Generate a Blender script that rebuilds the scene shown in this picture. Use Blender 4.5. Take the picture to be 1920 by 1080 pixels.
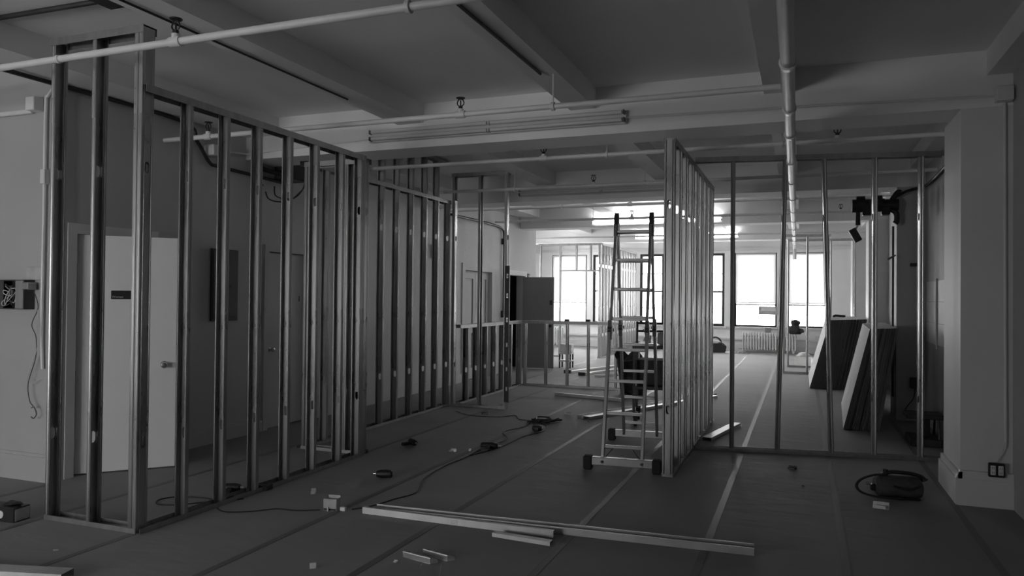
import bpy, math, random
from mathutils import Matrix, Vector
R = math.radians
random.seed(7)
scene = bpy.context.scene
for o in list(bpy.data.objects):
    bpy.data.objects.remove(o, do_unlink=True)
C = scene.collection

# ------------------------------------------------------------------ camera
yaw, pitch, roll = R(21.2), R(0.68), R(0.55)
CAMH = 1.54
r0 = Vector((math.cos(yaw), math.sin(yaw), 0)); f0 = Vector((-math.sin(yaw), math.cos(yaw), 0)); u0 = Vector((0, 0, 1))
fw = math.cos(pitch)*f0 + math.sin(pitch)*u0; up = -math.sin(pitch)*f0 + math.cos(pitch)*u0
rt = math.cos(roll)*r0 + math.sin(roll)*up; up2 = -math.sin(roll)*r0 + math.cos(roll)*up
cam = bpy.data.cameras.new('camera'); cam.lens = 36*1400/1920; cam.sensor_width = 36; cam.clip_end = 200
camo = bpy.data.objects.new('camera', cam); C.objects.link(camo)
m = Matrix((rt, up2, -fw)).transposed().to_4x4(); m.translation = (0, 0, CAMH); camo.matrix_world = m
scene.camera = camo

# ------------------------------------------------------------------ sky, exposure
w = bpy.data.worlds.new('overcast_sky'); scene.world = w; w.use_nodes = True
bg = w.node_tree.nodes['Background']; bg.inputs[0].default_value = (1, 1, 1, 1); bg.inputs[1].default_value = 23.0
scene.view_settings.view_transform = 'Standard'; scene.view_settings.look = 'None'
scene.view_settings.gamma = 1; scene.view_settings.use_curve_mapping = False
scene.view_settings.exposure = -0.12
def portal(x0, x1, z0, z1, y, sgn):
    l = bpy.data.lights.new('window_portal', 'AREA'); l.shape = 'RECTANGLE'; l.size = x1-x0; l.size_y = z1-z0
    l.cycles.is_portal = True
    o = bpy.data.objects.new('window_portal', l); C.objects.link(o)
    o.location = ((x0+x1)/2, y, (z0+z1)/2); o.rotation_euler = (R(90)*sgn, 0, 0)   # lamp -Z looks into the room
FARY = 23.0; BACKY = -5.0
FAR_WIN = [(-7.54, -6.37, True), (-6.17, -5.45, False), (-4.67, -3.93, False), (-2.87, -2.14, False), (-1.85, -0.67, True), (-0.38, 0.80, True)]
BACK_WIN = [(-8.2, -6.9), (-6.3, -5.0), (-4.3, -3.0)]
for a, b, _ in FAR_WIN: portal(a, b, 0.73, 2.9, FARY+0.02, -1)
for a, b in BACK_WIN: portal(a, b, 0.6, 2.2, BACKY-0.02, 1)
SIDE_WIN = [(16.9, 18.3), (18.9, 20.3), (20.9, 22.3)]      # windows of the far room on its left side, out of view
for a, b in SIDE_WIN:
    l = bpy.data.lights.new('window_portal', 'AREA'); l.shape = 'RECTANGLE'; l.size = 2.1; l.size_y = b-a; l.cycles.is_portal = True
    o = bpy.data.objects.new('window_portal', l); C.objects.link(o); o.location = (-8.72, (a+b)/2, 1.82); o.rotation_euler = (0, R(-90), 0)

# ------------------------------------------------------------------ materials
MATS = {}
def mat(name, col, rough=0.6, metal=0.0, noise=0.0, nscale=4.0, stretch=(1, 1, 1), bump=0.0, bscale=40.0, bstretch=(1, 1, 1), spec=0.5, rvar=0.0):
    m = bpy.data.materials.new(name); m.use_nodes = True
    nt = m.node_tree; b = nt.nodes['Principled BSDF']
    b.inputs['Roughness'].default_value = rough; b.inputs['Metallic'].default_value = metal
    b.inputs['Specular IOR Level'].default_value = spec
    b.inputs['Base Color'].default_value = (col, col, col, 1)
    tc = nt.nodes.new('ShaderNodeTexCoord')
    if noise or rvar:
        mp = nt.nodes.new('ShaderNodeMapping'); mp.inputs['Scale'].default_value = stretch
        nt.links.new(tc.outputs['Object'], mp.inputs[0])
        n = nt.nodes.new('ShaderNodeTexNoise'); n.inputs['Scale'].default_value = nscale; n.inputs['Detail'].default_value = 5
        nt.links.new(mp.outputs[0], n.inputs[0])
        if noise:
            r = nt.nodes.new('ShaderNodeMapRange'); r.inputs[1].default_value = .3; r.inputs[2].default_value = .7
            r.inputs[3].default_value = col*(1-noise); r.inputs[4].default_value = col*(1+noise)
            nt.links.new(n.outputs[0], r.inputs[0]); nt.links.new(r.outputs[0], b.inputs['Base Color'])
        if rvar:
            r = nt.nodes.new('ShaderNodeMapRange'); r.inputs[1].default_value = .3; r.inputs[2].default_value = .7
            r.inputs[3].default_value = rough-rvar; r.inputs[4].default_value = rough+rvar
            nt.links.new(n.outputs[0], r.inputs[0]); nt.links.new(r.outputs[0], b.inputs['Roughness'])
    if bump:
        mp = nt.nodes.new('ShaderNodeMapping'); mp.inputs['Scale'].default_value = bstretch
        nt.links.new(tc.outputs['Object'], mp.inputs[0])
        n = nt.nodes.new('ShaderNodeTexNoise'); n.inputs['Scale'].default_value = bscale; n.inputs['Detail'].default_value = 4
        bp = nt.nodes.new('ShaderNodeBump'); bp.inputs['Strength'].default_value = bump; bp.inputs['Distance'].default_value = .02
        nt.links.new(mp.outputs[0], n.inputs[0]); nt.links.new(n.outputs[0], bp.inputs['Height']); nt.links.new(bp.outputs[0], b.inputs['Normal'])
    MATS[name] = m; return m
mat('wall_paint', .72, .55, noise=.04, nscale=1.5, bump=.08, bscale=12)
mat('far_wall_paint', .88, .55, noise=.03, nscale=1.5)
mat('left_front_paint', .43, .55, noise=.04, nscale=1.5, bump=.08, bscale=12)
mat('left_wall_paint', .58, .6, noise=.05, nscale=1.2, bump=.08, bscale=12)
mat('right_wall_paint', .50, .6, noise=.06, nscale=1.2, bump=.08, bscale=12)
mat('ceiling_paint', .86, .7, noise=.05, nscale=.8, bump=.1, bscale=6)
mat('pipe_paint', .74, .4, noise=.04, nscale=6)
mat('floor_paper', .29, .7, noise=.12, nscale=.7, bump=.4, bscale=2.2, bstretch=(1.0, 2.6, 1), rvar=.05, spec=.1)
mat('tape', .16, .5, spec=.22)
mat('steel', .46, .31, 1.0, noise=.10, nscale=5, stretch=(2, 2, .4), bump=.02, bscale=6, bstretch=(1, 1, .5), rvar=.06)
mat('steel_dull', .42, .42, 1.0, noise=.15, nscale=5, stretch=(3, 3, .5))
mat('steel_matte', .62, .5, 1.0, noise=.12, nscale=5)
mat('aluminium', .42, .42, 1.0, noise=.06, nscale=8)
mat('dark_metal', .06, .45, .6, noise=.2, nscale=6)
mat('black_plastic', .015, .45)
mat('rubber', .02, .8)
mat('cable', .02, .6)
mat('wire_white', .6, .5)
mat('dark_wire', .10, .6)
mat('door_paint', .78, .4, noise=.02, nscale=2)
mat('grey_door_paint', .30, .45, noise=.05, nscale=2)
mat('panel_grey', .07, .4, .3, noise=.1)
mat('room_shade', .02, .9)  # near-black wall colour stands for the shade inside the unlit rooms
mat('sign_black', .02, .4)
mat('sign_white', .55, .5)
mat('sticker', .75, .6, noise=.15, nscale=60)
mat('gypsum_face', .66, .8, noise=.04, nscale=2)
mat('gypsum_edge_shaded', .11, .9, noise=.2, nscale=9, stretch=(6, 1, .4))  # edge colour darkened to carry the shade on the board ends
mat('window_frame', .035, .4)
mat('sill_paint', .7, .45)
mat('radiator_paint', .72, .4, noise=.05)
mat('tube_glass', .82, .25)
mat('fixture_enamel', .78, .35)
mat('socket_grey', .16, .5)
mat('floor_tool_skin', .06, .8, noise=.3, nscale=12)
mat('canvas', .05, .9, noise=.3, nscale=12)
mat('bag_plastic', .008, .3, bump=.8, bscale=9)
mat('box_card', .30, .8, noise=.1)
mat('tile_pale', .74, .5, noise=.06, nscale=5)
mat('dark_cloth', .03, .9)
mat('plaster', .45, .8, noise=.2, nscale=9)
mat('scrap_metal', .75, .22, 1.0, noise=.1)
def glass():
    m = bpy.data.materials.new('pane_glass'); m.use_nodes = True; nt = m.node_tree; nt.nodes.clear()
    o = nt.nodes.new('ShaderNodeOutputMaterial'); mx = nt.nodes.new('ShaderNodeMixShader'); t = nt.nodes.new('ShaderNodeBsdfTransparent')
    g = nt.nodes.new('ShaderNodeBsdfGlossy'); g.inputs['Roughness'].default_value = .02; t.inputs[0].default_value = (.93, .93, .93, 1)
    f = nt.nodes.new('ShaderNodeFresnel'); f.inputs[0].default_value = 1.45
    nt.links.new(f.outputs[0], mx.inputs[0]); nt.links.new(t.outputs[0], mx.inputs[1]); nt.links.new(g.outputs[0], mx.inputs[2]); nt.links.new(mx.outputs[0], o.inputs[0])
    MATS['glass'] = m
glass()
def blind():
    m = bpy.data.materials.new('blind_fabric'); m.use_nodes = True; nt = m.node_tree; nt.nodes.clear()
    o = nt.nodes.new('ShaderNodeOutputMaterial'); mx = nt.nodes.new('ShaderNodeMixShader'); d = nt.nodes.new('ShaderNodeBsdfDiffuse')
    t = nt.nodes.new('ShaderNodeBsdfTranslucent'); d.inputs[0].default_value = (.75, .75, .75, 1); t.inputs[0].default_value = (.7, .7, .7, 1)
    mx.inputs[0].default_value = .5
    nt.links.new(d.outputs[0], mx.inputs[1]); nt.links.new(t.outputs[0], mx.inputs[2]); nt.links.new(mx.outputs[0], o.inputs[0])
    MATS['blind'] = m
blind()
def emis(name, s):
    m = bpy.data.materials.new(name); m.use_nodes = True; b = m.node_tree.nodes['Principled BSDF']
    b.inputs['Emission Color'].default_value = (1, 1, 1, 1); b.inputs['Emission Strength'].default_value = s; MATS[name] = m
emis('tube_lit', 22)

# ------------------------------------------------------------------ mesh helpers
class MB:
    def __init__(s): s.v = []; s.f = []; s.mi = []; s.cur = 0; s.M = Matrix()
    def add(s, vs, fs):
        k = len(s.v); s.v += [tuple(s.M @ Vector(p)) for p in vs]; s.f += [tuple(i+k for i in f) for f in fs]; s.mi += [s.cur]*len(fs); return s
    def box(s, x0, x1, y0, y1, z0, z1):
        vs = [(x, y, z) for x in (x0, x1) for y in (y0, y1) for z in (z0, z1)]
        return s.add(vs, [(0, 1, 3, 2), (4, 6, 7, 5), (0, 4, 5, 1), (2, 3, 7, 6), (0, 2, 6, 4), (1, 5, 7, 3)])
    def bbox(s, x0, x1, y0, y1, z0, z1, b):      # box with chamfered vertical and horizontal edges
        xs = (x0, x0+b, x1-b, x1); ys = (y0, y0+b, y1-b, y1); zs = (z0, z0+b, z1-b, z1)
        vs = []; fs = []
        def v(*p): vs.append(p); return len(vs)-1
        c = {}
        for i, X in ((0, -1), (1, 1)):
            for j in (0, 1):
                for k in (0, 1):
                    xo = xs[3*i]; xi = xs[1+i]; yo = ys[3*j]; yi = ys[1+j]; zo = zs[3*k]; zi = zs[1+k]
                    c[i, j, k] = (v(xo, yi, zi), v(xi, yo, zi), v(xi, yi, zo))
        for i in (0, 1): fs.append((c[i, 0, 0][0], c[i, 0, 1][0], c[i, 1, 1][0], c[i, 1, 0][0]))
        for j in (0, 1): fs.append((c[0, j, 0][1], c[0, j, 1][1], c[1, j, 1][1], c[1, j, 0][1]))
        for k in (0, 1): fs.append((c[0, 0, k][2], c[0, 1, k][2], c[1, 1, k][2], c[1, 0, k][2]))
        for i in (0, 1):
            for j in (0, 1): fs.append((c[i, j, 0][0], c[i, j, 1][0], c[i, j, 1][1], c[i, j, 0][1]))
        for i in (0, 1):
            for k in (0, 1): fs.append((c[i, 0, k][0], c[i, 1, k][0], c[i, 1, k][2], c[i, 0, k][2]))
        for j in (0, 1):
            for k in (0, 1): fs.append((c[0, j, k][1], c[1, j, k][1], c[1, j, k][2], c[0, j, k][2]))
        for q in c.values(): fs.append(q)
        return s.add(vs, fs)
    def cyl(s, a, b, ra, rb=None, n=14, cap=True):
        rb = ra if rb is None else rb; a = Vector(a); b = Vector(b); d = (b-a).normalized()
        e = d.orthogonal().normalized(); g = d.cross(e); vs = []
        for p, r in ((a, ra), (b, rb)):
            for i in range(n):
                t = 2*math.pi*i/n; vs.append(p+e*r*math.cos(t)+g*r*math.sin(t))
        fs = [(i, (i+1) % n, n+(i+1) % n, n+i) for i in range(n)]
        if cap: fs += [tuple(range(n-1, -1, -1)), tuple(range(n, 2*n))]
        return s.add(vs, fs)
    def tube(s, pts, r, n=8):
        pts = [Vector(p) for p in pts]; vs = []; e = None
        for i, p in enumerate(pts):
            d = (pts[min(i+1, len(pts)-1)]-pts[max(i-1, 0)]).normalized()
            if e is None: e = d.orthogonal().normalized()
            e = (e-d*e.dot(d)); e = e.normalized() if e.length > 1e-6 else d.orthogonal().normalized()
            g = d.cross(e); rr = r[i] if isinstance(r, (list, tuple)) else r
            vs += [p+e*rr*math.cos(2*math.pi*k/n)+g*rr*math.sin(2*math.pi*k/n) for k in range(n)]
        fs = []
        for i in range(len(pts)-1):
            for k in range(n): fs.append((i*n+k, i*n+(k+1) % n, (i+1)*n+(k+1) % n, (i+1)*n+k))
        fs += [tuple(range(n-1, -1, -1)), tuple(range((len(pts)-1)*n, len(pts)*n))]
        return s.add(vs, fs)
    def prism(s, poly, h0, h1, axis='z'):        # polygon in the two other axes, extruded along axis
        def P(a, b, h): return {'z': (a, b, h), 'y': (a, h, b), 'x': (h, a, b)}[axis]
        n = len(poly); vs = [P(a, b, h0) for a, b in poly]+[P(a, b, h1) for a, b in poly]
        fs = [(i, (i+1) % n, n+(i+1) % n, n+i) for i in range(n)]+[tuple(range(n-1, -1, -1)), tuple(range(n, 2*n))]
        return s.add(vs, fs)
    def lathe(s, prof, c=(0, 0, 0), n=18, axis='z'):
        vs = []; fs = []
        for r, h in prof:
            for i in range(n):
                t = 2*math.pi*i/n; a, b = r*math.cos(t), r*math.sin(t)
                p = {'z': (a, b, h), 'y': (a, h, b), 'x': (h, a, b)}[axis]
                vs.append((p[0]+c[0], p[1]+c[1], p[2]+c[2]))
        for j in range(len(prof)-1):
            for i in range(n): fs.append((j*n+i, j*n+(i+1) % n, (j+1)*n+(i+1) % n, (j+1)*n+i))
        fs += [tuple(range(n-1, -1, -1)), tuple(range((len(prof)-1)*n, len(prof)*n))]
        return s.add(vs, fs)
    def mesh(s, name, mats, smooth=False):
        me = bpy.data.meshes.new(name); me.from_pydata([tuple(p) for p in s.v], [], s.f)
        for k in ([mats] if isinstance(mats, str) else mats): me.materials.append(MATS[k])
        me.polygons.foreach_set('material_index', s.mi)
        import bmesh
        bm = bmesh.new(); bm.from_mesh(me); bmesh.ops.recalc_face_normals(bm, faces=bm.faces); bm.to_mesh(me); bm.free()
        if smooth:
            me.polygons.foreach_set('use_smooth', [True]*len(me.polygons))
            try: me.set_sharp_from_angle(angle=R(40))
            except Exception: pass
        me.update(); return me
    def build(s, name, mats, parent=None, smooth=False, label=None):
        o = bpy.data.objects.new(name, s.mesh(name, mats, smooth)); C.objects.link(o)
        if parent: o.parent = parent
        if label: o['label'] = label
        return o
def tag(o, label, cat=None, group=None, kind=None):
    o['label'] = label
    if cat: o['category'] = cat
    if group: o['group'] = group
    if kind: o['kind'] = kind
    return o
def thing(name, label, cat, loc=(0, 0, 0), rz=0, group=None):
    o = bpy.data.objects.new(name, None); C.objects.link(o); o.location = loc; o.rotation_euler = (0, 0, rz); o.empty_display_size = .1
    return tag(o, label, cat, group)
def struct(o, label): o['kind'] = 'structure'; o['label'] = label; return o
def inst(name, me, parent, loc=(0, 0, 0), rot=(0, 0, 0), scale=(1, 1, 1)):
    o = bpy.data.objects.new(name, me); C.objects.link(o); o.parent = parent; o.location = loc; o.rotation_euler = rot; o.scale = scale; return o
def spline(pts, k=6):
    P = [Vector(p) for p in pts]; out = []
    for i in range(len(P)-1):
        a = P[max(i-1, 0)]; b = P[i]; c = P[i+1]; d = P[min(i+2, len(P)-1)]
        for j in range(k):
            t = j/k; out.append(.5*((2*b)+(c-a)*t+(2*a-5*b+4*c-d)*t*t+(3*b-a-3*c+d)*t**3))
    out.append(P[-1]); return out
def text(name, s, size, mtl, parent, loc, rot, ext=.0004):
    cu = bpy.data.curves.new(name, 'FONT'); cu.body = s; cu.size = size; cu.extrude = ext; cu.resolution_u = 2
    t = bpy.data.objects.new(name, cu); C.objects.link(t)
    me = bpy.data.meshes.new_from_object(t.evaluated_get(bpy.context.evaluated_depsgraph_get())); bpy.data.objects.remove(t)
    me.materials.clear(); me.materials.append(MATS[mtl])
    return inst(name, me, parent, loc, rot)

# ================================================================== SETTING
SL = 3.44      # slab underside
LB = 3.01      # big cross beam underside
DB = 3.25      # lengthwise beam underside
XR = 1.47      # right wall
XL = -5.67     # left wall
floor = struct(MB().box(-9, 1.7, BACKY-.2, FARY+.2, -.1, 0).build('floor', 'floor_paper'), 'dark protective paper covering the whole floor')
for x, y0, y1 in [(-5.62, -4.9, 4.25), (-4.82, -4.9, 22.5), (-3.98, -4.9, 22.5), (-3.07, -4.9, 22.5), (-2.3, -.5, 22.5), (-1.38, -.5, 22.5), (-.55, -.5, 22.5), (.25, -.5, 22.5), (1.08, -.5, 10.7)]:
    mb = MB(); n = 14; vs = []; fs = []; w_ = .024
    random.seed(int(x*100))
    for i in range(n+1):
        y = y0+(y1-y0)*i/n; dx = random.uniform(-.004, .004)
        vs += [(x+dx-w_, y, .0005), (x+dx+w_, y, .0005), (x+dx+w_, y, .0018), (x+dx-w_, y, .0018)]
    for i in range(n):
        a = 4*i; fs += [(a+k, a+(k+1) % 4, a+4+(k+1) % 4, a+4+k) for k in range(4)]
    mb.add(vs, fs).build('tape_strip', 'tape', floor)

ceil = struct(MB().box(-9, 1.7, BACKY-.2, FARY+.2, SL, SL+.15).build('ceiling', 'ceiling_paint'), 'painted concrete ceiling slab with crossing beams')
for y0, y1 in [(-1.2, -.74), (6.54, 7.0), (10.8, 11.26), (15.1, 15.56), (19.35, 19.8)]:
    b = MB().box(-8.9, 1.6, y0, y1, LB, SL+.02).build('cross_beam', 'ceiling_paint', ceil)
for x0, x1 in [(-7.3, -7.0), (-5.66, -5.24), (-3.78, -3.49), (-1.98, -1.74), (-.30, -.06), (1.297, 1.62)]:
    MB().box(x0, x1, BACKY, FARY, DB, SL+.02).build('lengthwise_beam', 'ceiling_paint', ceil)

def wall_with_holes(name, label, axis, pos, thick, a0, a1, holes, mtl, z1=SL):
    """wall plane: axis 'y' = runs along y at x=pos..pos+thick, 'x' = runs along x at y=pos.. ; holes = (a,b,z0,z1)"""
    mb = MB(); hs = sorted(holes); cuts = [a0]
    def bx(p, q, z0, z2):
        if q-p < 1e-4 or z2-z0 < 1e-4: return
        if axis == 'y': mb.box(pos, pos+thick, p, q, z0, z2)
        else: mb.box(p, q, pos, pos+thick, z0, z2)
    cur = a0
    for p, q, z0, z2 in hs:
        bx(cur, p, 0, z1); bx(p, q, 0, z0); bx(p, q, z2, z1); cur = q
    bx(cur, a1, 0, z1)
    return struct(mb.build(name, mtl), label)
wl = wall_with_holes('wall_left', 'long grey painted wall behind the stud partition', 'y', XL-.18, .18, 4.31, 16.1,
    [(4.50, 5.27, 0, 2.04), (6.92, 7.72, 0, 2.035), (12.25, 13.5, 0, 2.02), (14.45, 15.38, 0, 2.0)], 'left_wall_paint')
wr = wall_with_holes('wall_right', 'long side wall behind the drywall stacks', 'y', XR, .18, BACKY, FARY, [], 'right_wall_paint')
wf = wall_with_holes('wall_far', 'bright far wall with tall windows', 'x', FARY, .25, -8.7, 1.65, [(a, b, .73, 2.9) for a, b, _ in FAR_WIN], 'far_wall_paint')
wb = wall_with_holes('wall_back', 'wall with windows behind the viewer', 'x', BACKY-.25, .25, -8.9, 1.65, [(a, b, .6, 2.2) for a, b in BACK_WIN], 'wall_paint')
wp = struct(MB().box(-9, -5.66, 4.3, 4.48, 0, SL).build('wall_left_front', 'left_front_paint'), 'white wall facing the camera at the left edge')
struct(MB().box(-9.0, -8.8, BACKY, 4.3, 0, SL).build('wall_left_near', 'wall_paint'), 'white side wall on the near left, outside the view')
wall_with_holes('wall_left_far', 'white side wall of the far bright room', 'y', -8.7, .2, 16.0, FARY, [(a, b, .77, 2.87) for a, b in SIDE_WIN], 'wall_paint')
struct(MB().box(-8.7, XL-.18, 15.92, 16.1, 0, SL).build('wall_left_return', 'wall_paint'), 'white return wall of the far room')
struct(MB().box(-2.95, 1.6, BACKY, -.8, 0, SL).build('wall_back_shade', 'wall_paint'), 'unseen wall block added behind the viewer to shade the right side')  # added out of view to keep window light off the right side
# rooms behind the doorways on the left
struct(MB().box(-8.6, -8.5, 4.5, 15.9, 0, SL).build('wall_left_service', 'room_shade'), 'wall of the rooms behind the left doors, coloured dark as their shade')
# piers on the right
def pier(name, y0, y1, x0, label, mtl):
    p = struct(MB().box(x0, XR+.05, y0+.004, y1, 0, LB+.005).build(name, mtl), label); return p
p1 = pier('wall_right_pier', 6.54, 7.25, 1.13, 'white pier at the right carrying the big beam', 'wall_paint')
mb = MB(); mb.box(1.095, XR+.02, 6.505, 7.28, 0, .20); mb.prism([(1.095, .20), (1.125, .26), (XR, .26), (XR, .20)], 6.51, 6.56, 'y'); mb.box(1.11, 1.14, 6.51, 7.27, .2, .25)
struct(mb.build('baseboard_right', 'wall_paint'), 'white baseboard around the foot of the right pier')
pier('wall_right_pier', 10.8, 11.45, 1.145, 'grey pier behind the near drywall stack', 'right_wall_paint')
pier('wall_right_pier', 15.1, 15.75, 1.145, 'grey pier behind the far drywall stack', 'wall_paint')
pier('wall_right_pier', 19.35, 20.0, 1.12, 'white pier by the far windows', 'wall_paint')
# baseboards
def baseb(name, axis, pos, t, a0, a1, label, mtl, h=.13):
    mb = MB()
    if axis == 'y': mb.box(pos, pos+t, a0, a1, 0, h); mb.box(pos, pos+t*.6, a0, a1, h, h+.025)
    else: mb.box(a0, a1, pos, pos+t, 0, h); mb.box(a0, a1, pos+t*.4, pos+t, h, h+.025)
    return struct(mb.build(name, mtl), label)
baseb('baseboard_left', 'y', XL, .018, 5.44, 6.84, 'baseboard under the electrical panel', 'left_wall_paint')
baseb('baseboard_left', 'y', XL, .018, 7.80, 12.15, 'baseboard along the left wall past the closed door', 'left_wall_paint')
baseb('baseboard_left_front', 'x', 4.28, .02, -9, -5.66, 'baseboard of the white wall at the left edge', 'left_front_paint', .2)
baseb('baseboard_far', 'x', 22.97, .03, -8.5, 1.12, 'baseboard under the far windows', 'wall_paint', .16)
mb = MB(); mb.box(-8.5, 1.3, 22.90, 23.0, .34, .39)
struct(mb.build('trim_1', 'wall_paint'), 'heating pipe casing running under the far windows')
mb = MB(); mb.box(-8.5, 1.4, 22.93, 23.0, 2.98, 3.06)
struct(mb.build('trim_2', 'wall_paint'), 'moulding above the far windows')

# windows
def window(n, x0, x1, z0, z1, y, sgn, wide, label, side=None):
    """sgn=+1: room is towards -y of the wall plane y"""
    root = bpy.data.objects.new('window_%d' % n, None); C.objects.link(root); root.location = ((x0+x1)/2, y, z0); struct(root, label)
    if side is not None: root.location = (side, (x0+x1)/2, z0); root.rotation_euler = (0, 0, R(90))
    W = (x1-x0)/2; H = z1-z0; f = .05 if wide else .075
    mb = MB(); d0, d1 = (.04, .12)
    ya, yb = (d0*sgn, d1*sgn) if sgn > 0 else (d1*sgn, d0*sgn)
    mb.box(-W, -W+f, ya, yb, 0, H); mb.box(W-f, W, ya, yb, 0, H); mb.box(-W+f, W-f, ya, yb, H-f, H); mb.box(-W+f, W-f, ya, yb, 0, f)
    mb.build('window_frame', 'window_frame', root)
    mid = H*.47 if not wide else H*.30
    mb = MB(); mb.box(-W+f, W-f, ya, yb-.03, mid-.025, mid+.025)
    mb.build('meeting_rail', 'sill_paint' if wide else 'window_frame', root)  # wide rails pale: the window glare is put into their colour
    if not wide:
        for z in (H*.235, H*.72): MB().box(-W+f, W-f, ya+.02, yb-.03, z-.013, z+.013).build('muntin', 'window_frame', root)
    MB().box(-W+f, W-f, (ya+yb)/2-.003, (ya+yb)/2+.003, f, mid-.025).build('pane', 'glass', root)
    MB().box(-W+f, W-f, (ya+yb)/2-.003, (ya+yb)/2+.003, mid+.025, H-f).build('pane', 'glass', root)
    mb = MB(); ys = (-.09, .04) if sgn > 0 else (-.04, .09)
    mb.box(-W-.06, W+.06, ys[0], ys[1], -.05, 0); mb.build('window_sill', 'sill_paint', root)
    if wide:
        mb = MB(); yb0 = .012*sgn
        mb.box(-W+.03, W-.03, min(yb0, yb0+.004*sgn), max(yb0, yb0+.004*sgn), mid+.06, H-.03); bl = mb.build('roller_blind', 'blind', root)
        MB().cyl((-W+.03, yb0, H-.035), (W-.03, yb0, H-.035), .022).build('blind_roller', 'sill_paint', bl, True)
        MB().box(-W+.03, W-.03, yb0-.006, yb0+.008, mid+.04, mid+.06).build('bottom_bar', 'sill_paint', bl)
    return root
lb = ['wide window with lowered blind at the far left', 'narrow dark framed window left of the far studs', 'narrow dark framed window seen through the ladder',
      'narrow dark framed window right of the stud row', 'wide window with blind above the radiator', 'wide window with blind behind the right door frame']
for i, (a, b, wd) in enumerate(FAR_WIN): window(i+1, a, b, .73, 2.9, FARY, 1, wd, lb[i])
for i, (a, b) in enumerate(SIDE_WIN): window(i+10, a, b, .77, 2.87, 0, 1, False, ['first', 'second', 'third'][i]+' side window of the far room, out of view', -8.5)
for i, (a, b) in enumerate(BACK_WIN): window(i+7, a, b, .6, 2.2, BACKY, -1, False, ['left', 'middle', 'right'][i]+'most of the three windows behind the viewer')

# doors
def knob(parent, loc, direction, mtl='aluminium'):
    d = Vector(direction).normalized(); k = MB()
    rot = Vector((0, 0, 1)).rotation_difference(d).to_matrix().to_4x4(); k.M = Matrix.Translation(loc) @ rot
    k.lathe([(.032, 0), (.032, .006), (.012, .008), (.012, .03), (.024, .038), (.029, .05), (.024, .062), (.008, .066)], n=16)
    return k.build('door_knob', mtl, parent, True, 'round metal knob')
def hinge(parent, loc):
    k = MB(); k.M = Matrix.Translation(loc); k.cyl((0, 0, -.05), (0, 0, .05), .009, n=8); k.box(-.02, .025, -.006, -.003, -.05, .05); return k.build('hinge', 'sill_paint', parent)
def jamb(name, y0, y1, z1, label, mtl='door_paint', f=.08):
    mb = MB()
    for a, b in ((y0-f, y0+.005), (y1-.005, y1+f)): mb.box(XL-.19, XL+.018, a, b, 0, z1-.005)
    mb.box(XL-.19, XL+.018, y0-f, y1+f, z1-.005, z1+f)
    return struct(mb.build(name, mtl), label)
jamb('trim_3', 4.50, 5.27, 2.04, 'white frame of the open doorway', f=.08)
d1 = bpy.data.objects.new('door_1', None); C.objects.link(d1); d1.location = (-5.70, 4.545, .012); d1.rotation_euler = (0, 0, R(47.5)); struct(d1, 'white door standing open with a small black sign')
MB().bbox(0, .775, 0, .042, 0, 2.02, .003).build('door_leaf', 'door_paint', d1)
for z in (.25, 1.02, 1.83): hinge(d1, (-.008, -.004, z))
knob(d1, (.675, 0, .90), (0, -1, 0), 'scrap_metal')
sg = MB().bbox(.255, .415, -.005, -.0005, 1.475, 1.55, .002).build('door_sign', 'sign_black', d1, label='small black sign lettered in white')
text('lettering', 'Women', .026, 'sign_white', sg, (.262, -.0055, 1.487), (R(90), 0, 0))
jamb('trim_4', 6.92, 7.72, 2.035, 'grey frame of the closed door', 'left_wall_paint', .07)
d2 = bpy.data.objects.new('door_2', None); C.objects.link(d2); d2.location = (XL-.03, 6.93, .008); d2.rotation_euler = (0, 0, R(90)); struct(d2, 'closed flush door right of the electrical panel')
MB().bbox(0, .78, 0, .042, 0, 2.015, .003).build('door_leaf', 'left_wall_paint', d2)
knob(d2, (.07, 0, .90), (0, -1, 0)); MB().box(.60, .61, -.006, 0, 1.45, 1.52).build('latch_plate', 'dark_metal', d2)
# panelled double door further along
jamb('trim_5', 12.25, 13.5, 2.02, 'moulded frame of the panelled double door', 'left_wall_paint', .12)
d3 = bpy.data.objects.new('door_3', None); C.objects.link(d3); d3.location = (XL-.06, 12.258, .01); d3.rotation_euler = (0, 0, R(90)); struct(d3, 'panelled double door behind the half height stud wall')
for i in (0, 1):
    x0 = .002+i*.618; mb = MB(); W, H = .613, 2.0
    mb.box(x0, x0+.11, 0, .045, 0, H); mb.box(x0+W-.11, x0+W, 0, .045, 0, H); mb.box(x0+.11, x0+W-.11, 0, .045, 0, .2); mb.box(x0+.11, x0+W-.11, 0, .045, H-.14, H); mb.box(x0+.11, x0+W-.11, 0, .045, .85, .97)
    lf = mb.build('door_leaf', 'left_wall_paint', d3)
    for z0, z1 in ((.2, .85), (.97, H-.14)):
        p = MB(); p.box(x0+.11, x0+W-.11, .022, .036, z0, z1); p.box(x0+.16, x0+W-.16, .012, .03, z0+.05, z1-.05); p.build('door_panel', 'left_wall_paint', lf)
knob(d3, (.56, 0, .95), (0, -1, 0), 'dark_metal')
# grey door standing open by the far room
jamb('trim_6', 14.45, 15.38, 2.0, 'pale frame of the dark doorway beyond the half wall', 'wall_paint', .1)
d4 = bpy.data.objects.new('door_4', None); C.objects.link(d4); d4.location = (-5.64, 15.19, .012); d4.rotation_euler = (0, 0, R(5)); struct(d4, 'plain grey door standing open by the far room')
MB().bbox(0, .69, 0, .042, 0, 1.96, .003).build('door_leaf', 'grey_door_paint', d4)
knob(d4, (.62, 0, .91), (0, -1, 0), 'dark_metal'); MB().box(.60, .66, -.004, 0, 1.36, 1.46).build('lock_plate', 'dark_metal', d4)
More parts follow.
